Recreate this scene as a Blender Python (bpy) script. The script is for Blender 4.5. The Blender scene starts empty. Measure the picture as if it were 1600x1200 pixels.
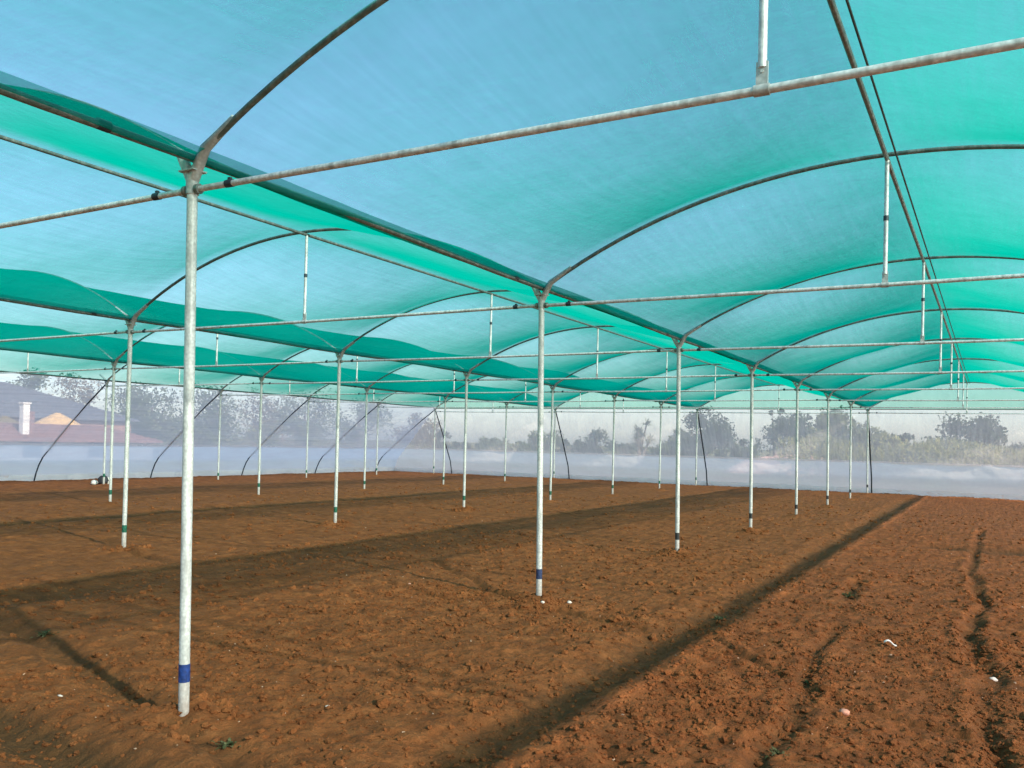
import bpy, math, random
import numpy as np
from mathutils import Vector, Matrix

random.seed(7)
rng = np.random.default_rng(11)
R = math.radians
scene = bpy.context.scene
COL = scene.collection

# ------------------------------------------------------------------ measures of the place (metres)
SPAN, BAY = 6.3789, 4.3213          # width of an arched span, distance between frames
ZG, ZR, ZT = 3.125, 4.03, 2.99      # gutter, ridge and tie-beam heights
NB = 7                              # frame 7 is the end of the house
Y_END = NB * BAY
X_SIDE = -3 * SPAN
Y_BACK = -8.6
CAM = Vector((3.9817, -3.3004, 1.6))

# ------------------------------------------------------------------ helpers
def tag(o, label=None, cat=None, group=None, kind=None):
    if label: o['label'] = label
    if cat: o['category'] = cat
    if group: o['group'] = group
    if kind: o['kind'] = kind
    return o

def empty(name, loc, label, cat, group=None, rz=0.0):
    o = bpy.data.objects.new(name, None)
    COL.objects.link(o)
    o.location = loc
    o.rotation_euler = (0, 0, rz)
    o.empty_display_size = .2
    return tag(o, label, cat, group)

def link(name, me, mat=None, parent=None, loc=None):
    o = bpy.data.objects.new(name, me)
    COL.objects.link(o)
    if mat is not None and len(me.materials) == 0:
        me.materials.append(mat)
    if parent is not None:
        o.parent = parent
    if loc is not None:
        o.location = loc
    return o

def copy_tree(o, parent=None):
    c = o.copy()
    COL.objects.link(c)
    if parent is not None:
        c.parent = parent
    for ch in list(o.children):
        copy_tree(ch, c)
    return c

class MB:
    """collects vertices and faces for ONE mesh"""
    def __init__(s):
        s.v, s.f, s.sm = [], [], []
    def add(s, v, f, smooth=False):
        b = len(s.v)
        s.v += [tuple(p) for p in v]
        s.f += [tuple(i + b for i in q) for q in f]
        s.sm += [smooth] * len(f)
        return s
    def tube(s, pts, r, n=12, caps=True):
        pts = [Vector(p) for p in pts]
        rs = r if isinstance(r, (list, tuple)) else [r] * len(pts)
        ring, v, f = [], [], []
        up = Vector((0, 0, 1))
        prev = None
        for i, p in enumerate(pts):
            t = (pts[min(i + 1, len(pts) - 1)] - pts[max(i - 1, 0)]).normalized()
            a = prev if prev is not None else (up if abs(t.z) < .9 else Vector((1, 0, 0)))
            a = (a - t * a.dot(t)).normalized()
            prev = a
            b = t.cross(a)
            for k in range(n):
                an = 2 * math.pi * k / n
                v.append(p + (a * math.cos(an) + b * math.sin(an)) * rs[i])
        for i in range(len(pts) - 1):
            for k in range(n):
                k2 = (k + 1) % n
                f.append((i * n + k, i * n + k2, (i + 1) * n + k2, (i + 1) * n + k))
        s.add(v, f, True)
        if caps:
            m = len(pts) - 1
            s.add([v[k] for k in range(n)], [tuple(range(n - 1, -1, -1))])
            s.add([v[m * n + k] for k in range(n)], [tuple(range(n))])
        return s
    def box(s, c, d, rz=0.0, taper=1.0):
        cx, cy, cz = c
        hx, hy, hz = d[0] / 2, d[1] / 2, d[2] / 2
        ca, sa = math.cos(rz), math.sin(rz)
        v = []
        for dz in (-1, 1):
            k = 1.0 if dz < 0 else taper
            for dx, dy in ((-1, -1), (1, -1), (1, 1), (-1, 1)):
                x, y = dx * hx * k, dy * hy * k
                v.append((cx + x * ca - y * sa, cy + x * sa + y * ca, cz + dz * hz))
        s.add(v, [(3, 2, 1, 0), (4, 5, 6, 7), (0, 1, 5, 4), (1, 2, 6, 5), (2, 3, 7, 6), (3, 0, 4, 7)])
        return s
    def lump(s, c, rad, squash=(1, 1, 1), seed=0, rough=.18, n=(10, 7)):
        r = random.Random(seed)
        nu, nv = n
        v = [(c[0], c[1], c[2] - rad * squash[2])]
        for j in range(1, nv):
            th = math.pi * j / nv
            for i in range(nu):
                ph = 2 * math.pi * i / nu
                k = rad * (1 + r.uniform(-rough, rough))
                v.append((c[0] + k * squash[0] * math.sin(th) * math.cos(ph),
                          c[1] + k * squash[1] * math.sin(th) * math.sin(ph),
                          c[2] - k * squash[2] * math.cos(th)))
        v.append((c[0], c[1], c[2] + rad * squash[2]))
        f = []
        for i in range(nu):
            f.append((0, 1 + (i + 1) % nu, 1 + i))
        for j in range(nv - 2):
            for i in range(nu):
                a = 1 + j * nu + i; b = 1 + j * nu + (i + 1) % nu
                f.append((a, b, b + nu, a + nu))
        L = len(v) - 1
        for i in range(nu):
            f.append((L, L - nu + i, L - nu + (i + 1) % nu))
        s.add(v, f, True)
        return s
    def mesh(s, name, mat=None):
        me = bpy.data.meshes.new(name)
        me.from_pydata(s.v, [], s.f)
        me.polygons.foreach_set('use_smooth', s.sm)
        me.update()
        if mat: me.materials.append(mat)
        return me
    def build(s, name, mat=None, parent=None, loc=None):
        return link(name, s.mesh(name, mat), None, parent, loc)

def np_mesh(name, V, F, mat=None, smooth=False):
    """V (n,3), F (m,k) with k = 3 or 4"""
    V = np.asarray(V, dtype=np.float32); F = np.asarray(F, dtype=np.int32)
    k = F.shape[1]
    me = bpy.data.meshes.new(name)
    me.vertices.add(len(V)); me.vertices.foreach_set('co', V.ravel())
    me.loops.add(F.size); me.loops.foreach_set('vertex_index', F.ravel())
    me.polygons.add(len(F))
    me.polygons.foreach_set('loop_start', np.arange(0, F.size, k, dtype=np.int32))
    me.polygons.foreach_set('use_smooth', np.full(len(F), smooth))
    me.update(calc_edges=True)
    me.validate()
    if mat: me.materials.append(mat)
    return me

def grid_faces(nu, nv):
    i = np.arange(nu - 1)[:, None] * nv + np.arange(nv - 1)[None, :]
    return np.stack([i, i + nv, i + nv + 1, i + 1], -1).reshape(-1, 4)

def hash2(ix, iy, seed):
    h = (ix.astype(np.int64) * 374761393 + iy.astype(np.int64) * 668265263 + seed * 974634777) & 0xffffffff
    h = ((h ^ (h >> 13)) * 1274126177) & 0xffffffff
    h = h ^ (h >> 16)
    return (h & 0xffffff) / float(0xffffff)

def vnoise(x, y, seed=0):
    ix, iy = np.floor(x), np.floor(y)
    fx, fy = x - ix, y - iy
    fx = fx * fx * (3 - 2 * fx); fy = fy * fy * (3 - 2 * fy)
    a, b = hash2(ix, iy, seed), hash2(ix + 1, iy, seed)
    c, d = hash2(ix, iy + 1, seed), hash2(ix + 1, iy + 1, seed)
    return (a + (b - a) * fx) * (1 - fy) + (c + (d - c) * fx) * fy

def fbm(x, y, seed=0, octs=4):
    t = 0; a = .5
    for o in range(octs):
        t = t + a * (vnoise(x * 2 ** o, y * 2 ** o, seed + o * 17) * 2 - 1)
        a *= .5
    return t

# ------------------------------------------------------------------ materials
class NT:
    def __init__(s, name):
        s.m = bpy.data.materials.new(name); s.m.use_nodes = True
        s.t = s.m.node_tree; s.t.nodes.clear()
        s.out = s.n('ShaderNodeOutputMaterial')
    def n(s, typ, **kw):
        nd = s.t.nodes.new(typ)
        for k, v in kw.items(): setattr(nd, k, v)
        return nd
    def l(s, a, b): s.t.links.new(a, b)
    def math(s, op, a, b=None, clamp=False):
        nd = s.n('ShaderNodeMath', operation=op); nd.use_clamp = clamp
        for i, q in enumerate((a, b)):
            if q is None: continue
            if isinstance(q, (int, float)): nd.inputs[i].default_value = q
            else: s.l(q, nd.inputs[i])
        return nd.outputs[0]
    def noise(s, vec, scale, detail=4, rough=.55):
        nd = s.n('ShaderNodeTexNoise'); nd.inputs['Scale'].default_value = scale
        nd.inputs['Detail'].default_value = detail; nd.inputs['Roughness'].default_value = rough
        s.l(vec, nd.inputs['Vector']); return nd.outputs['Fac']
    def mapping(s, vec, scale=(1, 1, 1), rot=(0, 0, 0)):
        nd = s.n('ShaderNodeMapping'); nd.inputs['Scale'].default_value = scale
        nd.inputs['Rotation'].default_value = rot
        s.l(vec, nd.inputs['Vector']); return nd.outputs[0]
    def ramp(s, fac, stops):
        nd = s.n('ShaderNodeValToRGB'); e = nd.color_ramp.elements
        while len(e) < len(stops): e.new(.5)
        for q, (p, c) in zip(e, stops):
            q.position = p; q.color = (*c, 1) if len(c) == 3 else c
        s.l(fac, nd.inputs[0]); return nd.outputs['Color']
    def mixc(s, fac, a, b, mode='MIX'):
        nd = s.n('ShaderNodeMix', data_type='RGBA', blend_type=mode)
        for sock, q in ((nd.inputs[0], fac), (nd.inputs[6], a), (nd.inputs[7], b)):
            if isinstance(q, (int, float)): sock.default_value = q
            elif isinstance(q, tuple): sock.default_value = (*q, 1)
            else: s.l(q, sock)
        return nd.outputs[2]
    def bump(s, h, strength, dist=.01):
        nd = s.n('ShaderNodeBump'); nd.inputs['Strength'].default_value = strength
        nd.inputs['Distance'].default_value = dist
        s.l(h, nd.inputs['Height']); return nd.outputs[0]

def mat_basic(name, col, rough=.7, metallic=0.0, var=.25, scale=6.0, bump=0.0, coord='Object', spec=.4):
    k = NT(name)
    tc = k.n('ShaderNodeTexCoord').outputs[coord]
    f = k.noise(tc, scale)
    dark = tuple(c * (1 - var) for c in col); lite = tuple(min(1, c * (1 + var)) for c in col)
    c = k.ramp(f, [(.3, dark), (.7, lite)])
    p = k.n('ShaderNodeBsdfPrincipled')
    k.l(c, p.inputs['Base Color']); p.inputs['Roughness'].default_value = rough
    p.inputs['Metallic'].default_value = metallic; p.inputs['Specular IOR Level'].default_value = spec
    if bump: k.l(k.bump(k.noise(tc, scale * 4), bump), p.inputs['Normal'])
    k.l(p.outputs[0], k.out.inputs[0])
    return k.m

def mat_galv(name, base=(.60, .62, .60), foot=False):
    """hot-dip galvanised tube: dull spangle, small scuffs, soil splashed over the foot"""
    k = NT(name)
    tc = k.n('ShaderNodeTexCoord').outputs['Object']
    vo = k.n('ShaderNodeTexVoronoi'); vo.inputs['Scale'].default_value = 55
    k.l(tc, vo.inputs['Vector'])
    c1 = k.mixc(k.math('MULTIPLY', vo.outputs['Distance'], .9), base, tuple(b * .55 for b in base))
    st = k.noise(k.mapping(tc, (9, 9, 2.2)), 3.0, 5)
    c2 = k.mixc(k.ramp(st, [(.46, (0, 0, 0)), (.72, (.8, .8, .8))]), c1, (.30, .31, .29))
    if foot:
        sp = k.n('ShaderNodeSeparateXYZ'); k.l(tc, sp.inputs[0])
        h = k.math('MULTIPLY_ADD', sp.outputs[2], -2.6)
        nd = h.node; nd.inputs[2].default_value = .95
        spl = k.math('MULTIPLY', k.math('MAXIMUM', h, 0.0), k.noise(tc, 28, 4), True)
        c2 = k.mixc(spl, c2, (.24, .11, .05))
    p = k.n('ShaderNodeBsdfPrincipled')
    k.l(c2, p.inputs['Base Color']); p.inputs['Metallic'].default_value = .2
    p.inputs['Roughness'].default_value = .38
    k.l(k.bump(st, .15, .004), p.inputs['Normal'])
    k.l(p.outputs[0], k.out.inputs[0])
    return k.m

def mat_net(name, fibre, tint, open_, trans=.75, vary=.16, stretch=(1, 1, 1), wr=.0):
    """woven mesh: the open share seen falls with the slant of the view, as it does for a real weave"""
    k = NT(name)
    tc = k.n('ShaderNodeTexCoord').outputs['Object']
    lw = k.n('ShaderNodeLayerWeight'); lw.inputs['Blend'].default_value = .5
    cosv = k.math('MAXIMUM', k.math('SUBTRACT', 1.0, lw.outputs['Facing']), .04)
    n1 = k.noise(k.mapping(tc, stretch), 2.0, 6, .6)
    n2 = k.noise(k.mapping(tc, (stretch[0] * 7, stretch[1] * .22, stretch[2])), 2.0, 3)
    v = k.math('MULTIPLY', k.math('ADD', k.math('SUBTRACT', n1, .5), k.math('MULTIPLY', k.math('SUBTRACT', n2, .5), 1.5)), vary)
    op = k.math('ADD', v, open_, True)
    fac = k.math('POWER', op, k.math('DIVIDE', 1.0, cosv), True)
    tr = k.n('ShaderNodeBsdfTransparent'); tr.inputs[0].default_value = (*tint, 1)
    tl = k.n('ShaderNodeBsdfTranslucent'); df = k.n('ShaderNodeBsdfDiffuse')
    fc = k.mixc(n1, tuple(c * .9 for c in fibre), tuple(min(1, c * 1.1) for c in fibre))
    k.l(fc, tl.inputs[0]); k.l(fc, df.inputs[0])
    if wr:
        b = k.bump(k.noise(k.mapping(tc, (stretch[0] * 2, stretch[1] * 2, 1)), 3.0, 5), wr, .05)
        k.l(b, tl.inputs['Normal']); k.l(b, df.inputs['Normal'])
    m1 = k.n('ShaderNodeMixShader'); m1.inputs[0].default_value = trans
    k.l(df.outputs[0], m1.inputs[1]); k.l(tl.outputs[0], m1.inputs[2])
    m2 = k.n('ShaderNodeMixShader')
    k.l(fac, m2.inputs[0]); k.l(m1.outputs[0], m2.inputs[1]); k.l(tr.outputs[0], m2.inputs[2])
    k.l(m2.outputs[0], k.out.inputs[0])
    return k.m

def mat_leaf(name, a, b, trans=.35):
    k = NT(name)
    g = k.n('ShaderNodeNewGeometry')
    tc = k.n('ShaderNodeTexCoord').outputs['Object']
    f = k.math('ADD', k.math('MULTIPLY', g.outputs['Random Per Island'], .6), k.math('MULTIPLY', k.noise(tc, .9, 3), .5))
    c = k.ramp(f, [(.2, a), (.85, b)])
    df = k.n('ShaderNodeBsdfDiffuse'); tl = k.n('ShaderNodeBsdfTranslucent')
    k.l(c, df.inputs[0]); k.l(c, tl.inputs[0])
    m = k.n('ShaderNodeMixShader'); m.inputs[0].default_value = trans
    k.l(df.outputs[0], m.inputs[1]); k.l(tl.outputs[0], m.inputs[2])
    k.l(m.outputs[0], k.out.inputs[0])
    return k.m

def mat_soil(name, far=False):
    k = NT(name)
    tc = k.n('ShaderNodeTexCoord').outputs['Object']
    big = k.noise(tc, .55, 4); mid = k.noise(tc, 4.5, 6, .65); fine = k.noise(tc, 34, 6, .7)
    c = k.ramp(mid, [(.28, (.100, .037, .013)), (.5, (.205, .069, .021)), (.72, (.305, .112, .036))])
    c = k.mixc(k.ramp(big, [(.35, (0, 0, 0)), (.7, (.45, .45, .45))]), c, (.165, .066, .024))
    c = k.mixc(k.ramp(fine, [(.60, (0, 0, 0)), (.78, (.6, .6, .6))]), c, (.42, .20, .085))
    c = k.mixc(k.ramp(fine, [(.26, (.75, .75, .75)), (.42, (0, 0, 0))]), c, (.070, .028, .012))
    at = k.n('ShaderNodeAttribute'); at.attribute_name = 'damp_shade'
    c = k.mixc(k.math('MULTIPLY', at.outputs['Fac'], .78, True), c, (.070, .040, .017))  # darkens moist furrow bottoms and the painted shadow bands alike
    p = k.n('ShaderNodeBsdfPrincipled')
    if not far:
        sp = k.n('ShaderNodeAttribute'); sp.attribute_name = 'outside'
        gr = k.ramp(k.noise(tc, .35, 5), [(.35, (.16, .12, .05)), (.65, (.085, .11, .035))])
        c = k.mixc(sp.outputs['Fac'], c, gr)
    k.l(c, p.inputs['Base Color']); p.inputs['Roughness'].default_value = .95
    p.inputs['Specular IOR Level'].default_value = .12
    h = k.math('ADD', k.math('MULTIPLY', mid, 1.4), fine)
    k.l(k.bump(h, .85, .03), p.inputs['Normal'])
    k.l(p.outputs[0], k.out.inputs[0])
    return k.m

M = {}
M['galv'] = mat_galv('galvanised_tube')
M['post'] = mat_galv('galvanised_post', (.74, .77, .73), True)
M['strut'] = mat_galv('bright_galvanised_strut', (.86, .88, .86))
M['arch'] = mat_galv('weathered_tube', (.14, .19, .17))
M['dark'] = mat_basic('dark_clamp', (.035, .045, .055), .5, .2)
M['wire'] = mat_basic('dark_wire', (.03, .05, .045), .6)
M['tape_blue'] = mat_basic('blue_tape', (.010, .035, .15), .45, var=.5, scale=40)
M['tape_navy'] = mat_basic('navy_tape', (.02, .035, .09), .45, var=.5, scale=40)
M['tape_green'] = mat_basic('green_tape', (.01, .10, .06), .45, var=.5, scale=40)
M['tape_black'] = mat_basic('black_tape', (.02, .025, .025), .45, var=.5, scale=40)
M['net'] = mat_net('green_shade_net', (.0, .33, .235), (.85, .96, .93), .615, .56, .075, (1.4, 2.6, 1), .3)
M['strip'] = mat_net('doubled_shade_net', (.005, .46, .32), (.80, .96, .94), .58, .65, .1, (1, 2, 1), .3)
M['eave'] = mat_net('shadow_eave_net', (.005, .30, .2), (.7, .9, .9), .26, .55, .25, (1, 2, 1), .3)  # for the unseen right eave, dense so its shadow shows on the soil
M['side'] = mat_net('sun_dimming_net', (.80, .78, .82), (.95, .95, .97), .51, .5, .1, (1, 1, 1), .3)  # for the added right wall only, density set to dim the sun
M['gable'] = mat_net('pale_green_gable_net', (.16, .52, .40), (.72, .92, .85), .40, .7, .1, (1, 1, 1), .2)
M['wall'] = mat_net('white_insect_net', (.96, .83, .74), (.96, .94, .97), .50, .70, .22, (1, 1, 1), .4)
M['wall_open'] = mat_net('white_insect_net_left', (.97, .84, .75), (.96, .94, .96), .58, .70, .20, (1, 1, 1), .4)
M['film'] = mat_net('milky_plastic_film', (.98, .85, .74), (.90, .88, .90), .20, .85, .06, (.6, .6, 3.5), .2)
M['skirt'] = mat_net('white_plastic_skirt', (.9, .9, .86), (.9, .9, .9), .06, .6, .05, (.6, .6, 2), .7)
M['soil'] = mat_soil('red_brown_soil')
M['clod'] = mat_soil('soil_clod', True)

# ------------------------------------------------------------------ light
SUN_TO = Vector((4.5, -1.42, 3.15)).normalized()      # towards the sun
el = math.asin(SUN_TO.z); az = math.atan2(SUN_TO.x, SUN_TO.y)
w = bpy.data.worlds.new('World'); scene.world = w; w.use_nodes = True
nt = w.node_tree; nt.nodes.clear()
sky = nt.nodes.new('ShaderNodeTexSky'); sky.sky_type = 'NISHITA'; sky.sun_disc = False
sky.sun_elevation = el; sky.sun_rotation = az
sky.air_density = 1.0; sky.dust_density = 1.5; sky.ozone_density = 2.6
bg = nt.nodes.new('ShaderNodeBackground'); bg.inputs[1].default_value = .15
wo = nt.nodes.new('ShaderNodeOutputWorld')
nt.links.new(sky.outputs[0], bg.inputs[0]); nt.links.new(bg.outputs[0], wo.inputs[0])
sl = bpy.data.lights.new('sun', 'SUN'); sl.energy = 3.8; sl.angle = R(.9); sl.color = (1, .92, .80)
so = bpy.data.objects.new('sun', sl); COL.objects.link(so)
so.rotation_euler = (-SUN_TO).to_track_quat('-Z', 'Y').to_euler()
so.location = (30, -10, 30)

# ------------------------------------------------------------------ camera
cd = bpy.data.cameras.new('camera'); co = bpy.data.objects.new('camera', cd); COL.objects.link(co)
yaw, pit, rol = .513, .0134, .0241
c_, s_ = math.cos(yaw), math.sin(yaw)
r0 = Vector((c_, s_, 0)); f0 = Vector((-s_, c_, 0)); u0 = Vector((0, 0, 1))
f1 = f0 * math.cos(pit) + u0 * math.sin(pit); u1 = -f0 * math.sin(pit) + u0 * math.cos(pit)
r2 = r0 * math.cos(rol) + u1 * math.sin(rol); u2 = -r0 * math.sin(rol) + u1 * math.cos(rol)
m = Matrix((r2, u2, -f1)).transposed().to_4x4(); m.translation = CAM
co.matrix_world = m
cd.sensor_width = 36; cd.lens = 36 * 1332.9 / 1600; cd.shift_y = 73.5 / 1600
cd.clip_start = .05; cd.clip_end = 3000
scene.camera = co

def px(p):
    d = Vector(p) - CAM; z = d.dot(f1)
    if z < .3: return None
    return 800 + 1332.9 * d.dot(r2) / z, 673.5 - 1332.9 * d.dot(u2) / z
def in_frame(p, mrg=0):
    q = px(p)
    return q is not None and -mrg < q[0] < 1600 + mrg and -mrg < q[1] < 1200 + mrg
def at(x, y, X=None, Y=None):
    """point of the place where a sight line meets the plane X or Y"""
    d = f1 + r2 * ((x - 800) / 1332.9) - u2 * ((y - 673.5) / 1332.9)
    t = (X - CAM.x) / d.x if X is not None else (Y - CAM.y) / d.y
    return CAM + d * t

# ------------------------------------------------------------------ ground
POST_XY = [(0, k * BAY) for k in range(8)] + [(-SPAN, k * BAY) for k in range(8)] + [(-2 * SPAN, k * BAY) for k in range(8)] + [(-3 * SPAN, k * BAY) for k in range(8)]
FURROWS_SHADE = [   # polyline, half width, depth, moist soil plus painted shade
    ([(1.70, -6), (1.66, 2.5), (1.68, 9), (1.55, 24), (1.5, 29)], .21, .055, .55),  # first four: furrows with the roof edges' cast shade painted in
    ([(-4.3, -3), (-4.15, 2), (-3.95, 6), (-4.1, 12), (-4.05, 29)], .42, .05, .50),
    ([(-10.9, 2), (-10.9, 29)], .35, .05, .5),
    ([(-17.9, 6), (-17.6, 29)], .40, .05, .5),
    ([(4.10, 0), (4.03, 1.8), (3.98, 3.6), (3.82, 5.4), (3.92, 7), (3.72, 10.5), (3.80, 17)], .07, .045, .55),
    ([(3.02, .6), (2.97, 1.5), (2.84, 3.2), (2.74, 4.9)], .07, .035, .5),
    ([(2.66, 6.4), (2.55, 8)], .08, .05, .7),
    ([(-4.2, 1.15), (-3.2, .86), (-1.4, .36), (-.15, .05)], .11, .05, .5),  # dark line painted along the nearest post's cast shadow
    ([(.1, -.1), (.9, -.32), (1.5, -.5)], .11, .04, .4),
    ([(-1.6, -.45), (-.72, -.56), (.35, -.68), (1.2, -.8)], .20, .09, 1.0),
    ([(-3.6, 6.1), (-2.27, 5.95), (-.85, 4.75), (-.12, 4.4)], .06, .045, .4),  # painted dark like the second post's shadow
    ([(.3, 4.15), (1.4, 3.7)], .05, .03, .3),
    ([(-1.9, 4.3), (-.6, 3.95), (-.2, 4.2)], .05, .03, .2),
    ([(-7.9, 5.05), (-6.5, 4.4), (-5.6, 4.1), (-4.7, 3.85)], .09, .045, .4),  # shadow line of a second-row post, put into the soil colour
    ([(3.3, 12.95), (4.5, 12.85), (6.5, 12.8)], .34, .07, 1.0),  # dark patch painted in for the shadow of something outside
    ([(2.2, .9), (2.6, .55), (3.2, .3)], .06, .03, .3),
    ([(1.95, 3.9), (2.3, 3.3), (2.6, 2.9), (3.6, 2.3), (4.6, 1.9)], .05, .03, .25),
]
def seg_dist(x, y, pts):
    best = np.full(x.shape, 1e9)
    for (ax, ay), (bx, by) in zip(pts[:-1], pts[1:]):
        dx, dy = bx - ax, by - ay
        t = np.clip(((x - ax) * dx + (y - ay) * dy) / (dx * dx + dy * dy), 0, 1)
        best = np.minimum(best, np.hypot(x - ax - t * dx, y - ay - t * dy))
    return best

def ground_h(x, y, want_damp_shade=False):
    near = np.clip((40 - np.hypot(x - 2, y - 4)) / 10, 0, 1)
    wx = x + .10 * fbm(x * 1.6, y * 1.6, 5, 3) + .03 * fbm(x * 7, y * 7, 61, 2)
    wy = y + .10 * fbm(x * 1.6, y * 1.6, 9, 3)
    h = .035 * fbm(x * .5, y * .5, 1, 3) + .024 * fbm(x * 2.3, y * 2.3, 2, 4)
    h = h + .030 * np.abs(fbm(x * 6.5, y * 6.5, 3, 4)) + .020 * fbm(x * 19, y * 19, 4, 3)
    damp_shade = np.zeros_like(x)
    for pts, hw, dep, dshade in FURROWS_SHADE:
        xs = [p[0] for p in pts]; ys = [p[1] for p in pts]
        mk = (x > min(xs) - 1.6) & (x < max(xs) + 1.6) & (y > min(ys) - 1.6) & (y < max(ys) + 1.6)
        if not mk.any(): continue
        d = seg_dist(wx[mk], wy[mk], pts)
        g = np.exp(-(d / hw) ** 2 * 1.2)
        rim = np.exp(-((d - hw * 1.75) / (hw * .6)) ** 2)
        brk = np.clip(.55 + 1.1 * vnoise(x[mk] * 1.3, y[mk] * 1.3, 77), .3, 1.2)
        h[mk] += -dep * g * brk + dep * .42 * rim * vnoise(x[mk] * 3, y[mk] * 3, 13)
        damp_shade[mk] = np.maximum(damp_shade[mk], dshade * np.clip(g * 1.25, 0, 1) * brk)
    for pxx, pyy in POST_XY:
        mk = (np.abs(x - pxx) < 1) & (np.abs(y - pyy) < 1)
        if not mk.any(): continue
        d = np.hypot(wx[mk] - pxx, wy[mk] - pyy)
        h[mk] += .085 * np.exp(-(d / .22) ** 2) * (.6 + .8 * vnoise(x[mk] * 6, y[mk] * 6, 19))
    h = h * near
    if want_damp_shade: return h, np.clip(damp_shade, 0, 1)
    return h

def axis(spec):
    out = []
    for a, b, st in spec:
        out.append(np.arange(a, b, st))
    return np.concatenate(out + [np.array([spec[-1][1]])])
gx = axis([(-900, -200, 100), (-200, -60, 14), (-60, -26, 2), (-26, -11, .22), (-11, -5, .07), (-5, -2, .04), (-2, 4.9, .0165), (4.9, 8, .1), (8, 30, 1.4), (30, 200, 20), (200, 900, 100)])
gy = axis([(-300, -60, 40), (-60, -10, 5), (-10, -1.4, .5), (-1.4, 4.5, .0165), (4.5, 9, .032), (9, 16, .07), (16, 34, .16), (34, 70, 2), (70, 200, 14), (200, 1000, 100)])
GX, GY = np.meshgrid(gx, gy, indexing='ij')
xs, ys = GX.ravel(), GY.ravel()
hz, dmp_shade = ground_h(xs, ys, True)
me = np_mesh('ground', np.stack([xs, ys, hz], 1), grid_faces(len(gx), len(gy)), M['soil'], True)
a = me.attributes.new('damp_shade', 'FLOAT', 'POINT'); a.data.foreach_set('value', dmp_shade.astype(np.float32))  # soil moisture together with painted cast shade
outside = ((xs < -23.4) | (ys > 32.4) | (xs > 12)).astype(np.float32)
a = me.attributes.new('outside', 'FLOAT', 'POINT'); a.data.foreach_set('value', outside)
tag(link('ground', me), kind='structure')

def gz(x, y):
    return float(ground_h(np.array([float(x)]), np.array([float(y)]))[0])

# loose clods: nobody could count them
def ico():
    t = (1 + 5 ** .5) / 2
    v = [(-1, t, 0), (1, t, 0), (-1, -t, 0), (1, -t, 0), (0, -1, t), (0, 1, t), (0, -1, -t), (0, 1, -t), (t, 0, -1), (t, 0, 1), (-t, 0, -1), (-t, 0, 1)]
    f = [(0, 11, 5), (0, 5, 1), (0, 1, 7), (0, 7, 10), (0, 10, 11), (1, 5, 9), (5, 11, 4), (11, 10, 2), (10, 7, 6), (7, 1, 8), (3, 9, 4), (3, 4, 2), (3, 2, 6), (3, 6, 8), (3, 8, 9), (4, 9, 5), (2, 4, 11), (6, 2, 10), (8, 6, 7), (9, 8, 1)]
    v = np.array(v) / np.linalg.norm(v[0]); f = np.array(f)
    V = list(map(tuple, v)); F = []; cache = {}
    def mid(i, j):
        k = (min(i, j), max(i, j))
        if k not in cache:
            p = (np.array(V[i]) + np.array(V[j])); V.append(tuple(p / np.linalg.norm(p))); cache[k] = len(V) - 1
        return cache[k]
    for q in f:
        a, b, c = q; d, e, g = mid(a, b), mid(b, c), mid(c, a)
        F += [(a, d, g), (b, e, d), (c, g, e), (d, e, g)]
    return np.array(V), np.array(F)
ICV, ICF = ico()
ICO12F = np.array(ICF)
def clod_field(n, x0, x1, y0, y1, smin, smax, seed, dens=2.4):
    r = np.random.default_rng(seed)
    cx = r.uniform(x0, x1, n * 2); cy = r.uniform(y0, y1, n * 2)
    keep = vnoise(cx * 1.7, cy * 1.7, seed) > r.uniform(.05, .95, n * 2) * .8
    cx, cy = cx[keep][:n], cy[keep][:n]; n = len(cx)
    sz = smin * (smax / smin) ** (r.random(n) ** dens)
    rough = 1 + r.uniform(-.34, .34, (n, len(ICV)))
    sq = r.uniform(.6, 1.25, (n, 3)); sq[:, 2] *= .75
    P = ICV[None] * rough[:, :, None] * sq[:, None, :] * sz[:, None, None]
    P[:, :, 0] += cx[:, None]; P[:, :, 1] += cy[:, None]
    P[:, :, 2] += (ground_h(cx, cy) + sz * .12)[:, None]
    F = ICF[None] + (np.arange(n) * len(ICV))[:, None, None]
    return P.reshape(-1, 3), F.reshape(-1, 3)
parts = [clod_field(12000, -1.6, 4.6, -1.0, 4.6, .005, .024, 1), clod_field(6000, -5, 4.8, 1, 10, .008, .030, 2),
         clod_field(4500, 2.0, 4.6, -.5, 6, .007, .024, 4, 1.9), clod_field(3000, -14, 4.8, 5, 22, .012, .04, 3)]
for q, (ax, ay) in enumerate(((.05, 0), (.04, BAY), (.04, 2 * BAY), (-SPAN, BAY), (-SPAN, 2 * BAY), (.03, 3 * BAY), (-SPAN, 3 * BAY))):
    parts.append(clod_field(130, ax - .28, ax + .28, ay - .28, ay + .28, .008, .042, 40 + q, 1.6))
parts.append(clod_field(500, -4, 4.6, -.8, 9, .018, .050, 60, 2.2))
off = 0; Vs, Fs = [], []
for v, f in parts:
    Vs.append(v); Fs.append(f + off); off += len(v)
tag(link('soil_clods', np_mesh('soil_clods', np.concatenate(Vs), np.concatenate(Fs), M['clod'], False)),
    'loose reddish clods of tilled earth lying over the bare soil', 'soil clods', kind='stuff')

PB = [clod_field(260, -1.6, 4.6, -1.0, 5, .003, .008, 81, 2.6), clod_field(240, -6, 4.8, 3, 14, .004, .011, 82, 2.6)]
tag(link('pebbles', np_mesh('pebbles', np.concatenate([PB[0][0], PB[1][0]]), np.concatenate([PB[0][1], PB[1][1] + len(PB[0][0])]), mat_basic('pale_grit', (.40, .26, .17), .9, var=.4, scale=3), False)),
    'tiny pale pebbles sprinkled over the tilled soil', 'pebbles', kind='stuff')

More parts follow.
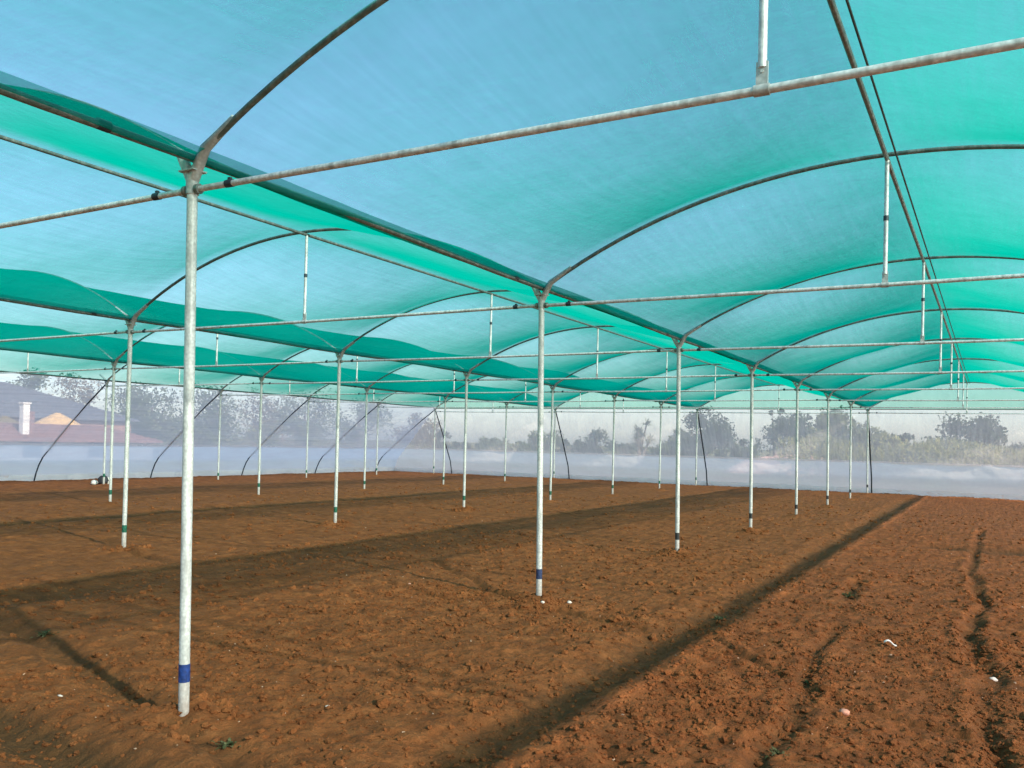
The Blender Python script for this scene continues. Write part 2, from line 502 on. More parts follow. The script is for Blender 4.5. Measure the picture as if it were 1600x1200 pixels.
# ------------------------------------------------------------------ posts
ORD = ['nearest', 'second', 'third', 'fourth', 'fifth', 'sixth', 'seventh', 'eighth', 'ninth']
ROWS = [(0, 'front post row', 'A'), (-1, 'second post row', 'B'), (-2, 'third post row', 'C'), (-3, 'outermost post row', 'D')]
ARC_R = ((SPAN / 2) ** 2 + (ZR - ZG) ** 2) / 2 / (ZR - ZG)
def arch_z(x):
    return ZR - ARC_R + math.sqrt(max(0, ARC_R ** 2 - (x - SPAN / 2) ** 2))

def make_post():
    root = empty('post', (0, 0, 0), 'x', 'post', 'slim galvanised posts of the shade house')
    b = MB().tube([(0, 0, -.3), (0, 0, ZG - .10)], .0295, 20); b.build('pole', M['post'], root)
    t = MB().tube([(0, 0, .245), (0, 0, .345)], .0312, 20); t.build('tape_band', M['tape_green'], root)
    br = MB()
    br.tube([(0, 0, ZG - .16), (0, 0, ZG - .05)], .036, 18)
    for sgn in (-1, 1):
        p = [(0, 0, ZG - .085)]
        for x in (.10, .22, .33):
            p.append((sgn * x, 0, arch_z(x) + .028))
        br.tube(p, [.034, .030, .0245, .0235], 14)
    br.box((0, .0, ZG - .03), (.12, .10, .008))
    br.build('arch_socket', M['galv'], root)
    return root
post0 = make_post()
first = True
BASE_SHIFT = {('A', 0): .055, ('A', 1): .045, ('A', 2): .04, ('A', 3): .035, ('A', 4): .03, ('A', 5): .03, ('A', 6): .03, ('A', 7): .03}
n_posts = 0
for ri, rname, key in ROWS:
    idx = 0
    for k in range(NB + 1):
        x, y = ri * SPAN, k * BAY
        if not (in_frame((x, y, 1.0), 10) or in_frame((x, y, ZG), 0)): continue
        o = post0 if first else copy_tree(post0)
        first = False
        dx = BASE_SHIFT.get((key, k), 0)
        o.location = (x + dx, y, 0)
        o.rotation_euler = (random.uniform(-.002, .002), -math.atan2(dx, ZG) + random.uniform(-.002, .002), 0)
        tape = {'A': ['tape_blue', 'tape_navy', 'tape_black', 'tape_black', 'tape_black', 'tape_black', 'tape_black', 'tape_black'][k]}.get(key, 'tape_green')
        for ch in o.children:
            if ch.name.startswith('tape_band'):
                ch.material_slots[0].link = 'OBJECT'; ch.material_slots[0].material = M[tape]
                ch.scale = (1, 1, 1)
                ch.location = (0, 0, (-.03, -.005, .01, .03)[k % 4])
        if key == 'A' and k == 0:
            o['label'] = 'tall nearest galvanised post with a bright blue tape band at its foot'
        elif key == 'A' and k == 1:
            o['label'] = 'galvanised post with navy tape standing in a stony mound of red soil'
        elif idx == 0:
            o['label'] = 'nearest galvanised post of the %s' % rname
        elif k == NB:
            o['label'] = 'last galvanised post of the %s, at the end net wall' % rname
        else:
            o['label'] = '%s galvanised post from the camera in the %s' % (ORD[idx], rname)
        idx += 1
        n_posts += 1

# ------------------------------------------------------------------ arched frames: arch pipe, tie beam, king strut
SPANS = [(0, 'span right of the front post row'), (-1, 'span left of the front post row'), (-2, 'span left of the second post row'), (-3, 'leftmost span')]
def make_frame():
    root = empty('arch_frame', (0, 0, 0), 'x', 'arch frame', 'arched pipe frames carrying the green net')
    pts = [(x, 0, arch_z(x) + .028) for x in np.linspace(.04, SPAN - .04, 33)]
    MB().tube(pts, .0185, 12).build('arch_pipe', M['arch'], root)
    tie = MB().tube([(.034, 0, ZT), (SPAN * .25, 0, ZT - .008), (SPAN * .5, 0, ZT - .012), (SPAN * .75, 0, ZT - .008), (SPAN - .034, 0, ZT)], .0175, 12).build('tie_beam', M['strut'], root)
    for x in (.30, SPAN - .30):
        c = MB().tube([(x - .026, 0, ZT), (x + .026, 0, ZT)], .0215, 12)
        c.box((x, 0, ZT + .025), (.02, .016, .016))
        c.build('clamp', M['dark'], tie)
    for x in (.05, SPAN - .05):
        MB().tube([(x - .013, 0, ZT), (x + .013, 0, ZT)], .029, 12).build('end_flange', M['arch'], tie)
    st = MB().tube([(SPAN / 2, 0, ZT + .075), (SPAN / 2, 0, ZR - .020)], .0175, 12).build('king_strut', M['strut'], root)
    b = MB()
    b.box((SPAN / 2, 0, ZT + .045), (.045, .012, .105))
    b.tube([(SPAN / 2 - .03, 0, ZT - .012), (SPAN / 2 + .03, 0, ZT - .012)], .0225, 12)
    b.tube([(SPAN / 2, -.012, ZT + .06), (SPAN / 2, .012, ZT + .06)], .007, 8)
    b.build('foot_bracket', M['galv'], st)
    j = MB().tube([(SPAN / 2, 0, ZT + .52), (SPAN / 2, 0, ZT + .56)], .0215, 12); j.build('joint_sleeve', M['dark'], st)
    return root
fr0 = make_frame()
first = True
for ri, sname in SPANS:
    idx = 0
    for k in range(NB + 1):
        x0 = ri * SPAN
        if not any(in_frame((x0 + x, k * BAY, z), 0) for x in np.linspace(0, SPAN, 25) for z in (arch_z(x), ZT)): continue
        o = fr0 if first else copy_tree(fr0)
        first = False
        o.location = (x0, k * BAY, random.uniform(-.012, .012) if k else 0)
        o['label'] = ('%s arched frame of the %s' % (ORD[idx], sname)) if k < NB else 'end arched frame of the %s' % sname
        idx += 1

# ------------------------------------------------------------------ gutters, ridges, wires
for ri, rname, key in ROWS + [(1, 'right eave', 'Z')]:
    X = ri * SPAN
    g = empty('gutter_pipe', (X, 0, ZG), 'long dark pipe running along the tops of the %s' % rname, 'pipe', 'lengthwise pipes along the post rows')
    pts = [(0, y, .045 + .010 * math.sin(y * 1.3)) for y in np.arange(Y_BACK, Y_END + .1, 1.1)]
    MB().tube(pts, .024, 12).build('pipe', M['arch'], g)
    for k in range(NB + 1):
        if not in_frame((X, k * BAY, ZG), 0): continue
        c = MB().tube([(0, k * BAY - .60, .045), (0, k * BAY - .53, .045)], .030, 12)
        c.build('coupling', M['dark'], g)
for ri, sname in SPANS:
    X = ri * SPAN + SPAN / 2
    g = empty('ridge_purlin', (X, 0, ZR), 'dark ridge pipe along the top of the %s' % sname, 'pipe', 'ridge pipes under the roof net')
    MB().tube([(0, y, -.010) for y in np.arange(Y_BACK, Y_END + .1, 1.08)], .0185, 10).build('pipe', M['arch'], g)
    if ri == 0:
        MB().tube([(.075, y, -.004) for y in np.arange(Y_BACK, Y_END + .1, 1.08)], .008, 8).build('tension_wire', M['wire'], g)

# ------------------------------------------------------------------ roof nets: one sheet over each span, sagging between the frames
def roof_net(ri, sname):
    X0 = ri * SPAN
    nx = 56
    u = np.linspace(0, 1, nx)
    y = np.linspace(Y_BACK, Y_END + .05, int((Y_END - Y_BACK) / .2))
    U, Yg = np.meshgrid(u, y, indexing='ij')
    Xl = U * SPAN
    z = ZR - ARC_R + np.sqrt(ARC_R ** 2 - (Xl - SPAN / 2) ** 2) + .050
    t = (Yg / BAY) % 1.0
    bayn = np.floor(Yg / BAY)
    sag = .27 + .05 * (hash2(bayn, bayn * 0 + ri, 4) - .5)
    z -= sag * (4 * t * (1 - t)) * np.abs(np.sin(2 * np.pi * U)) ** 1.2
    z += .012 * fbm(Xl * .8 + ri * 9, Yg * 2.2, 31, 4) * np.clip(np.sin(np.pi * U) * 3, 0, 1) * np.clip(4 * t * (1 - t) * 2, 0, 1)
    me = np_mesh('roof_net', np.stack([(Xl + X0).ravel(), Yg.ravel(), z.ravel()], 1), grid_faces(nx, len(y)), M['net'], True)
    tag(link('roof_net', me), 'green shade net stretched over the arches of the %s' % sname, 'shade net', 'green roof nets')
for ri, sname in SPANS: roof_net(ri, sname)

def strip(ri, a, b, rname, mat='strip'):
    """doubled net laid along the valley over a post row"""
    X0 = ri * SPAN
    xs_ = np.linspace(a, b, 9); y = np.arange(Y_BACK, Y_END, .27)
    XX, YY = np.meshgrid(xs_, y, indexing='ij')
    zz = np.vectorize(lambda q: arch_z(min(abs(q), SPAN)))(XX) + .018 + .006 * fbm(XX * 3, YY * 1.1, 91 + ri, 3)
    edge = (.11 if ri == 1 else .05) * fbm(YY * .6, XX * 0 + ri, 55, 3)
    me = np_mesh('valley_net', np.stack([(XX + X0 + edge).ravel(), YY.ravel(), zz.ravel()], 1), grid_faces(9, len(y)), M[mat], True)
    tag(link('valley_net', me), 'dark doubled strip of green net in the roof valley over the %s' % rname, 'net strip', 'doubled net strips in the valleys')  # the right eave's strip is unseen, made dense to cast a ground shadow
strip(0, -.11, .10, ROWS[0][1]); strip(-1, -.14, .11, ROWS[1][1]); strip(-2, -.13, .09, ROWS[2][1]); strip(1, -.14, .08, 'right eave', 'eave')  # the eave strip is out of view, made dense to cast a ground shadow

# ------------------------------------------------------------------ net walls
VS = [(0, 3.17, X_SIDE, Y_END + .03), (.8, .62, -22.40, Y_END + 1.5), (1, -.03, -22.75, Y_END + 1.68)]
def wall_xyz(z):
    z = np.asarray(z, float)
    zz = np.array([v[1] for v in VS])[::-1]
    return np.interp(z, zz, np.array([v[2] for v in VS])[::-1]), np.interp(z, zz, np.array([v[3] for v in VS])[::-1])
X_R = SPAN + 3.6
def wall_sheet(side, z0, z1, name, mat, parent, amp, nz, seed, step=.22, lift=0.0):
    z = np.linspace(z0, z1, nz)
    xl, ye = wall_xyz(z)
    if side == 'left':
        n = int(36 / step); s = np.linspace(0, 1, n)
        S, Z = np.meshgrid(s, z, indexing='ij')
        Y = Y_BACK + S * (ye[None, :] - Y_BACK); X = np.repeat(xl[None, :], n, 0)
        along = Y; disp = (.74, 0, .68)
    else:
        n = int(30 / step); s = np.linspace(0, 1, n)
        S, Z = np.meshgrid(s, z, indexing='ij')
        X = xl[None, :] + S * (X_R - xl[None, :]); Y = np.repeat(ye[None, :], n, 0)
        along = X; disp = (0, -.9, .4)
    ed = np.clip(np.minimum(S, 1 - S) * 40, 0, 1)
    w_ = amp * ed * (fbm(along * .9 + Z * 1.3, Z * 1.6 - along * .25, seed, 4) * 1.2 + .5 * fbm(along * 3.5 + Z * 4, Z * 3 - along * .6, seed + 5, 3)) + lift
    P = np.stack([(X + disp[0] * w_).ravel(), (Y + disp[1] * w_).ravel(), (Z + disp[2] * w_ * .3).ravel()], 1)
    return link(name, np_mesh(name, P, grid_faces(n, nz), mat, True), None, parent)

lw = empty('net_wall', (X_SIDE - 3, 10, 0), 'long sloping white net wall along the left side of the house', 'net wall', 'sloping net walls around the house')
wall_sheet('left', 3.16, 1.16, 'insect_net', M['wall_open'], lw, .05, 14, 21)
wall_sheet('left', 1.22, .0, 'plastic_film', M['film'], lw, .07, 14, 27, .12, .02)
wall_sheet('left', .20, -.05, 'skirt', M['skirt'], lw, .06, 5, 33, .12, .06)
sidep = MB().tube([(X_SIDE, 0, 3.12), (-20.1, 0, 2.46), (-21.0, 0, 1.80), (-21.8, 0, 1.17), (-22.24, 0, .80), (-22.46, 0, .52), (-22.60, 0, .25), (-22.72, 0, -.1)], .022, 10).mesh('slanted_pipe', M['dark'])
for k in range(2, NB + 1):
    p = link('slanted_pipe', sidep, None, lw); p.location = (.06 , k * BAY, 0)
lw_inv = Matrix.Translation(-lw.location)
for ch in lw.children: ch.matrix_parent_inverse = lw_inv
ew = empty('net_wall', (-8, Y_END + 1.5, 0), 'white net wall across the far end of the house', 'net wall', 'sloping net walls around the house')
wall_sheet('end', 3.13, 1.16, 'insect_net', M['wall'], ew, .04, 14, 41)
wall_sheet('end', 1.22, .0, 'plastic_film', M['film'], ew, .018, 14, 47, .12, .02)
wall_sheet('end', .18, -.05, 'skirt', M['skirt'], ew, .07, 5, 53, .12, .06)
endp = MB().tube([(0, Y_END + .03, 3.12), (0, Y_END + .75, 1.9), (0, Y_END + 1.46, .62), (0, Y_END + 1.64, -.1)], .025, 10).mesh('slanted_pipe', M['dark'])
for ri in (0, -1, -2, -3):
    p = link('slanted_pipe', endp, None, ew); p.location = (ri * SPAN, -.05, 0)
rw = empty('net_wall', (SPAN + 2, 10, 0), 'unseen sloping net wall added on the right to dim the sun', 'net wall', 'sloping net walls around the house')  # out of view, added to weaken sunlight on the right bed
def added_right_sheet(za, zb, name, mat):
    z = np.linspace(za, zb, 6); y = np.arange(Y_BACK, Y_END, .5)
    xr = SPAN + (X_SIDE - wall_xyz(z)[0])
    YY, XX = np.meshgrid(y, xr, indexing='ij'); ZZ = np.repeat(z[None, :], len(y), 0)
    XX = XX + .03 * fbm(YY * .8, ZZ * 1.4, 71, 3)
    link(name, np_mesh(name, np.stack([XX.ravel(), YY.ravel(), ZZ.ravel()], 1), grid_faces(len(y), 6), mat, True), None, rw)
added_right_sheet(3.12, 1.16, 'insect_net', M['side']); added_right_sheet(1.2, -.05, 'plastic_film', M['film'])  # sheets of the added right wall, out of view, there to dim the sun
for ch in rw.children: ch.matrix_parent_inverse = Matrix.Translation(-rw.location)
rail = MB().tube([(X_SIDE, Y_END + .04, 3.13), (X_R, Y_END + .04, 3.13)], .014, 8); rail.build('eave_wire', M['wire'], ew)
for ri, sname in SPANS:      # the net that closes the arch over the end wall
    g = MB(); xs_ = np.linspace(0, SPAN, 25)
    v, f = [], []
    for x in xs_:
        for q in range(5):
            v.append((ri * SPAN + x, Y_END + .06 + .02 * math.sin(x * 3 + q), 3.12 + (arch_z(x) + .05 - 3.12) * q / 4))
    for i in range(24):
        for q in range(4):
            f.append((i * 5 + q, i * 5 + 5 + q, i * 5 + 6 + q, i * 5 + 1 + q))
    g.add(v, f, True); g.build('gable_net', M['gable'], ew)
ew_inv = Matrix.Translation(-ew.location)
for ch in ew.children: ch.matrix_parent_inverse = ew_inv

# ------------------------------------------------------------------ plants outside
M['bark'] = mat_basic('bark', (.13, .10, .075), .9, bump=.5)
M['leaf_dark'] = mat_leaf('leaf_dark', (.025, .040, .018), (.075, .095, .040))
M['leaf_mid'] = mat_leaf('leaf_mid', (.05, .075, .022), (.17, .19, .07))
M['leaf_olive'] = mat_leaf('leaf_olive', (.08, .10, .035), (.20, .21, .09))
M['leaf_yellow'] = mat_leaf('leaf_yellow', (.13, .15, .04), (.34, .31, .11))
M['leaf_brown'] = mat_leaf('leaf_brown', (.11, .085, .04), (.27, .21, .10))

def leaf_quads(P, size, r, flat=.0):
    n = len(P)
    a = r.normal(size=(n, 3)); a[:, 2] *= 1 - flat; a /= np.linalg.norm(a, axis=1)[:, None]
    b = r.normal(size=(n, 3)); b -= a * (a * b).sum(1)[:, None]; b /= np.linalg.norm(b, axis=1)[:, None]
    s = size * r.uniform(.6, 1.35, n)[:, None]
    q = np.stack([P - a * s * .9, P + b * s * .42, P + a * s * .9, P - b * s * .42], 1)
    return q.reshape(-1, 3), np.arange(n * 4).reshape(-1, 4)

def make_tree(name, base, h, wd, label, cat, mat, seed, n=4200, trunk_h=.35, lobes=9, leaf=.16, squash=1.0, group=None, wy=None):
    r = np.random.default_rng(seed)
    root = empty(name, base, label, cat, group)
    wy = wy or wd
    cz0 = h * trunk_h
    tr = MB()
    tr.tube([(0, 0, -.2), (r.normal() * .06, r.normal() * .06, h * .3), (r.normal() * .15, r.normal() * .1, h * .62)], [.035 * h, .026 * h, .012 * h], 9)
    cents = []
    for i in range(lobes):
        an = r.uniform(0, 2 * math.pi); rr = r.uniform(.15, .62) ** .7 * .5
        zz = cz0 + (h - cz0) * r.uniform(.18, .84)
        prof = math.sin(math.pi * min(1, max(.1, (zz - cz0) / (h - cz0) * .8 + .16)))
        c = np.array([math.cos(an) * rr * wd * prof, math.sin(an) * rr * wy * prof, zz])
        rad = r.uniform(.17, .30) * min(wd, (h - cz0) * 1.3) * squash
        cents.append((c, rad))
        tr.tube([(0, 0, h * r.uniform(.22, .5)), tuple(c * .6 + np.array([0, 0, zz * .05])), tuple(c)], [.014 * h, .009 * h, .003 * h], 6)
    tr.build('trunk', M['bark'], root)
    Ps = []
    per = n // lobes
    for c, rad in cents:
        d = r.normal(size=(per, 3)); d /= np.linalg.norm(d, axis=1)[:, None]
        rr = rad * (r.random(per) ** .45) * (1 + .45 * (vnoise(d[:, 0] * 3 + seed, d[:, 1] * 3 + d[:, 2] * 2, seed) - .5))
        sub = c + d * rr[:, None] * np.array([1, 1, .8])
        keep = vnoise(sub[:, 0] * 1.6 + seed, sub[:, 2] * 1.6 + sub[:, 1], seed + 3) > .28
        Ps.append(sub[keep])
    V, F = leaf_quads(np.concatenate(Ps), leaf, r)
    link('crown', np_mesh('crown', V, F, M[mat]), None, root)
    return root

def spot(x, y, X=None, Y=None):
    p = at(x, y, X=X, Y=Y); return p

def tree_px(name, xc, ytop, wpx, label, mat, seed, X=None, Y=None, cat='tree', **kw):
    """stand a tree where the sight line to its top runs, on the ground"""
    p = at(xc, ytop, X=X, Y=Y)
    dist = (p - CAM).dot(f1)
    wd = wpx * dist / 1332.9
    make_tree(name, (p.x, p.y, 0), p.z, wd, label, cat, mat, seed, group=kw.pop('group', None), **kw)

# beyond the far end wall
tree_px('round_tree', 1105, 637, 118, 'dense round dark tree beyond the far end wall, beside the spiky tree', 'leaf_dark', 3, Y=60, n=5200, trunk_h=.12, lobes=12)
tree_px('bushy_tree', 1238, 640, 110, 'broad bushy dark tree beyond the end wall above the pinkish bank', 'leaf_dark', 5, Y=66, n=5200, trunk_h=.12, lobes=12)
tree_px('bushy_tree', 1300, 642, 100, 'tall bushy green tree behind the far posts of the front row', 'leaf_mid', 6, Y=62, n=4200, trunk_h=.12, lobes=10)
tree_px('bare_topped_tree', 1213, 618, 26, 'thin tree with a sparse top poking above the bushy trees', 'leaf_dark', 61, Y=70, n=700, trunk_h=.4, lobes=5)
tree_px('small_tree', 1167, 678, 42, 'small grey tree low between the round tree and the bushy trees', 'leaf_dark', 8, Y=80, n=1800, trunk_h=.1)
tree_px('hedge_bush', 1290, 672, 90, 'low olive bush in front of the bushy trees, above the pinkish bank', 'leaf_olive', 91, Y=54, n=3600, trunk_h=.04, lobes=10)
tree_px('hedge_bush', 1392, 682, 80, 'low pale olive bush between the olive bush and the maize', 'leaf_yellow', 92, Y=50, n=3200, trunk_h=.04, lobes=9)
tree_px('hedge_bush', 1350, 660, 96, 'olive bush rising beside the last post of the front row', 'leaf_olive', 9, Y=56, n=3800, trunk_h=.08, lobes=9)
tree_px('small_tree', 1415, 670, 44, 'small dark round tree behind the left end of the maize field', 'leaf_dark', 10, Y=88, n=2000, trunk_h=.12)
tree_px('small_tree', 1446, 680, 36, 'lower dark tree right next to the small round one behind the maize', 'leaf_dark', 12, Y=90, n=1600, trunk_h=.1)
tree_px('spreading_tree', 1512, 644, 120, 'wide spreading grey tree behind the middle of the maize field', 'leaf_dark', 13, Y=74, n=4600, trunk_h=.25, lobes=12)
tree_px('small_tree', 1592, 690, 50, 'low dark tree at the right edge behind the maize field', 'leaf_dark', 14, Y=90, n=1800, trunk_h=.1)
tree_px('low_bush', 930, 672, 80, 'low grey-green bush left of the spiky tree beyond the end wall', 'leaf_dark', 15, Y=72, n=2400, trunk_h=.06)
tree_px('low_bush', 848, 672, 90, 'low hazy bush beyond the middle of the end wall', 'leaf_mid', 16, Y=80, n=2600, trunk_h=.06)
tree_px('low_bush', 770, 682, 90, 'flat low bush beyond the left half of the end wall', 'leaf_mid', 18, Y=80, n=2200, trunk_h=.06)
tree_px('young_tree', 1065, 660, 40, 'slim young tree tucked against the left of the round tree', 'leaf_mid', 19, Y=64, n=1800, trunk_h=.15)

for q, (xc, yt, wp, Yq, mt, lab) in enumerate((
        (1040, 692, 90, 68, 'leaf_mid', 'low green bush filling the foot of the spiky and the round tree'),
        (1150, 692, 80, 70, 'leaf_mid', 'low green bush between the round tree and the bushy trees'),
        (980, 690, 90, 84, 'leaf_dark', 'distant grey bush just left of the spiky tree foot'),
        (890, 686, 90, 88, 'leaf_dark', 'distant grey bush line left of the second post of the front row'),
        (810, 690, 80, 90, 'leaf_mid', 'distant pale bush line near the middle of the end wall'),
        (730, 690, 80, 86, 'leaf_dark', 'distant grey bush line close to the wall corner'))):
    tree_px('low_bush', xc, yt, wp, lab, mt, 120 + q, Y=Yq, n=2600, trunk_h=.04, lobes=11)

# spiky tree: rosettes of strap leaves on forked stems
p = at(1000, 648, Y=60)
sp = empty('spiky_tree', (p.x, p.y, 0), 'spiky palm-like tree with strap leaves beyond the far end wall', 'tree')
r = np.random.default_rng(77)
tr = MB(); heads = []
for i in range(9):
    an = r.uniform(0, 6.28); rr = r.uniform(.2, 1.25); hh = p.z * r.uniform(.42, .86)
    q = (math.cos(an) * rr, math.sin(an) * rr, hh)
    tr.tube([(0, 0, -.2), (q[0] * .3, q[1] * .3, hh * .45), q], [.13, .09, .055], 7); heads.append(q)
tr.build('trunk', M['bark'], sp)
V, F = [], []
for q in heads:
    for j in range(46):
        d = r.normal(size=3); d[2] = abs(d[2]) * .8 + .05 * r.normal(); d /= np.linalg.norm(d)
        L = r.uniform(.55, .95); sd = np.cross(d, [0, 0, 1.0]); sd /= np.linalg.norm(sd) + 1e-6; wv = sd * .045
        a = np.array(q); b_ = a + d * L * .55; e = a + d * L + np.array([0, 0, -.22 * L])
        n0 = len(V); V += [a - wv * .6, a + wv * .6, b_ + wv, b_ - wv, e + wv * .15, e - wv * .15]
        F += [(n0, n0 + 1, n0 + 2, n0 + 3), (n0 + 3, n0 + 2, n0 + 4, n0 + 5)]
link('crown', np_mesh('crown', np.array(V), np.array(F), M['leaf_olive']), None, sp)

# maize field: nobody could count it
r = np.random.default_rng(5)
V, F = [], []
for i in range(1500):
    x = r.uniform(-6.5, 14); y = r.uniform(44, 62)
    hgt = r.uniform(1.55, 2.05) + .25 * math.sin(x * .9)
    b0 = np.array([x, y, 0])
    lean = np.array([r.normal() * .06, r.normal() * .06, 0])
    def blade(a, d, L, wd, droop):
        sd = np.cross(d, [0, 0, 1.0]); sd /= np.linalg.norm(sd) + 1e-6; wv = sd * wd
        m_ = a + d * L * .55; e = a + d * L - np.array([0, 0, droop * L])
        n0 = len(V); V.extend([a - wv, a + wv, m_ + wv, m_ - wv, e + wv * .15, e - wv * .15])
        F.extend([(n0, n0 + 1, n0 + 2, n0 + 3), (n0 + 3, n0 + 2, n0 + 4, n0 + 5)])
    blade(b0, np.array([lean[0], lean[1], 1.0]), hgt, .018, 0)
    for j in range(8):
        an = r.uniform(0, 6.28); up = r.uniform(.5, 1.3)
        d = np.array([math.cos(an), math.sin(an), up]); d /= np.linalg.norm(d)
        blade(b0 + lean * .5 + np.array([0, 0, hgt * r.uniform(.25, .92)]), d, r.uniform(.45, .8), .04, .35)
    for j in range(4):
        d = np.array([r.normal() * .35, r.normal() * .35, 1.0]); d /= np.linalg.norm(d)
        blade(b0 + np.array([0, 0, hgt * .97]), d, .34, .02, .05)
tag(link('maize_crop', np_mesh('maize_crop', np.array(V), np.array(F), M['leaf_yellow'])),
    'tall pale green maize crop with yellowish tassels beyond the right of the end wall', 'maize crop', kind='stuff')

# earth bank seen small through the end net
M['bank'] = mat_basic('pink_earth', (.42, .24, .17), .95, bump=.5, scale=2)
p = at(1245, 703, Y=52)
bk = MB(); n = 26
v, f = [], []
for i in range(n):
    x = -4.2 + 8.4 * i / (n - 1); e = math.sin(math.pi * i / (n - 1)) ** .4
    for yy, zz in ((-1.6, -.1), (-.7, .9), (0, 1.25), (.8, 1.0), (1.8, -.1)):
        v.append((x, yy + random.uniform(-.12, .12), zz * e * random.uniform(.9, 1.08)))
for i in range(n - 1):
    for q in range(4): f.append((i * 5 + q, i * 5 + 5 + q, i * 5 + 6 + q, i * 5 + 1 + q))
bk.add(v, f, True)
tag(bk.build('earth_bank', M['bank'], None, (p.x, p.y, 0)), kind='structure')

M['white_paint'] = mat_basic('white_paint', (.78, .77, .74), .35, var=.06)
M['tyre'] = mat_basic('tyre_rubber', (.03, .03, .03), .8)
M['glass'] = mat_basic('dark_glass', (.03, .04, .05), .12, var=.1)
# ------------------------------------------------------------------ beyond the left net wall
M['roof_dark'] = mat_basic('dark_grey_roofing', (.075, .078, .088), .8, var=.3, scale=3)
M['roof_red'] = mat_basic('red_roof_tiles', (.17, .085, .07), .85, var=.35, scale=5)
M['roof_orange'] = mat_basic('ochre_thatch', (.55, .34, .12), .9, var=.3, scale=6)
M['plaster'] = mat_basic('pale_plaster', (.62, .58, .52), .9, var=.12, scale=2)
M['brick'] = mat_basic('brown_brick', (.26, .14, .10), .9, var=.3, scale=8)
M['wood'] = mat_basic('brown_wood', (.16, .09, .05), .7)
def hip_roof(w_, d_, z0, h_, ridge, ov=.4, th=.12):
    x, y = w_ / 2 + ov, d_ / 2 + ov
    b = MB()
    for dz in (0,):
        v = [(-x, -y, z0), (x, -y, z0), (x, y, z0), (-x, y, z0), (-ridge / 2, 0, z0 + h_), (ridge / 2, 0, z0 + h_),
             (-x, -y, z0 - th), (x, -y, z0 - th), (x, y, z0 - th), (-x, y, z0 - th)]
        b.add(v, [(0, 1, 5, 4), (1, 2, 5), (2, 3, 4, 5), (3, 0, 4), (9, 8, 7, 6), (0, 6, 7, 1), (1, 7, 8, 2), (2, 8, 9, 3), (3, 9, 6, 0)])
    return b
def tile_rows(w_, d_, z0, h_, ridge, ov, n, mat, parent):
    """raised tile courses on the long slope that faces the net house"""
    b = MB(); x, y = w_ / 2 + ov, d_ / 2 + ov
    for i in range(1, n):
        t = i / n
        xx = x + (ridge / 2 - x) * t; yy = -y + y * t; zz = z0 + h_ * t
        b.tube([(-xx, yy, zz + .02), (xx, yy, zz + .02)], .04, 5)
    b.build('tile_course', mat, parent)

def house(name, loc, rz, w_, d_, wall_h, roof_h, ridge, roofmat, label, windows=2):
    h = empty(name, loc, label, 'house', None, rz)
    MB().box((0, 0, wall_h / 2 - .06), (w_, d_, wall_h)).build('wall', M['plaster' if roofmat == 'roof_red' else 'brick'], h)
    rf = hip_roof(w_, d_, wall_h, roof_h, ridge).build('roof', M[roofmat], h)
    tile_rows(w_, d_, wall_h, roof_h, ridge, .4, 9, M[roofmat], rf)
    for i in range(windows):
        x = -w_ / 2 + w_ * (i + 1) / (windows + 1)
        wn = MB().box((x, -d_ / 2 - .01, wall_h * .55), (1.1, .06, .9)).build('window', M['wood'], h)
        MB().box((x, -d_ / 2 - .045, wall_h * .55), (.95, .03, .76)).build('pane', M['glass'], wn)
    return h
# the big dark-roofed house: its ridge end shows at the left edge of the photo, its hip slopes down to the right
pk = at(8, 597, X=-52); en = at(156, 656, X=-52)
dirv = Vector((en.x - pk.x, en.y - pk.y, 0)); L = dirv.length; dirv.normalize()
rz = math.atan2(dirv.y, dirv.x)
wide = 2 * (L + 1.2)
hc = Vector((pk.x, pk.y, 0)) - dirv * 1.2
dh = house('dark_roofed_house', (hc.x, hc.y, 0), rz, wide - .8, 8.0, en.z, pk.z - en.z, 2.4, 'roof_dark', 'house with a big dark grey hipped roof beyond the left net wall', 3)
# low red-tiled building in front of it
p = at(30, 668, X=-44)
rh = house('red_roofed_house', (p.x, p.y + 1.2, 0), math.radians(90), 11.5, 5.0, 1.15, p.z - 1.15 + .25, 7.5, 'roof_red', 'low house with a reddish tiled roof beyond the left net wall', 2)
# tall white pillar beside them and an ochre thatched hut
p = at(39, 631, X=-42)
ch = empty('white_pillar', (p.x, p.y, 0), 'tall white pillar with a brown side standing before the red tiled roof', 'pillar')
MB().box((0, 0, p.z / 2), (.36, .36, p.z)).build('shaft', M['plaster'], ch)
MB().box((0, 0, p.z + .04), (.46, .46, .08)).build('cap', M['plaster'], ch)
MB().box((0, .33, p.z / 2 - .2), (.34, .28, p.z - .4)).build('brown_side', M['roof_red'], ch)
for q, (x_, y_, lab) in enumerate(((90, 645, 'small ochre thatched hut right of the white pillar'), (8, 650, 'small pale brown thatched hut left of the white pillar'))):
    p = at(x_, y_, X=-47)
    hu = empty('thatched_hut', (p.x, p.y, 0), lab, 'hut', 'thatched huts by the dark roofed house')
    MB().tube([(0, 0, -.05), (0, 0, p.z - .75)], 1.0, 16).build('wall', M['plaster'], hu)
    MB().tube([(0, 0, p.z - .85), (0, 0, p.z - .45), (0, 0, p.z)], [1.55, .95, .12], 18).build('roof', M['roof_orange'] if q == 0 else M['leaf_brown'], hu)

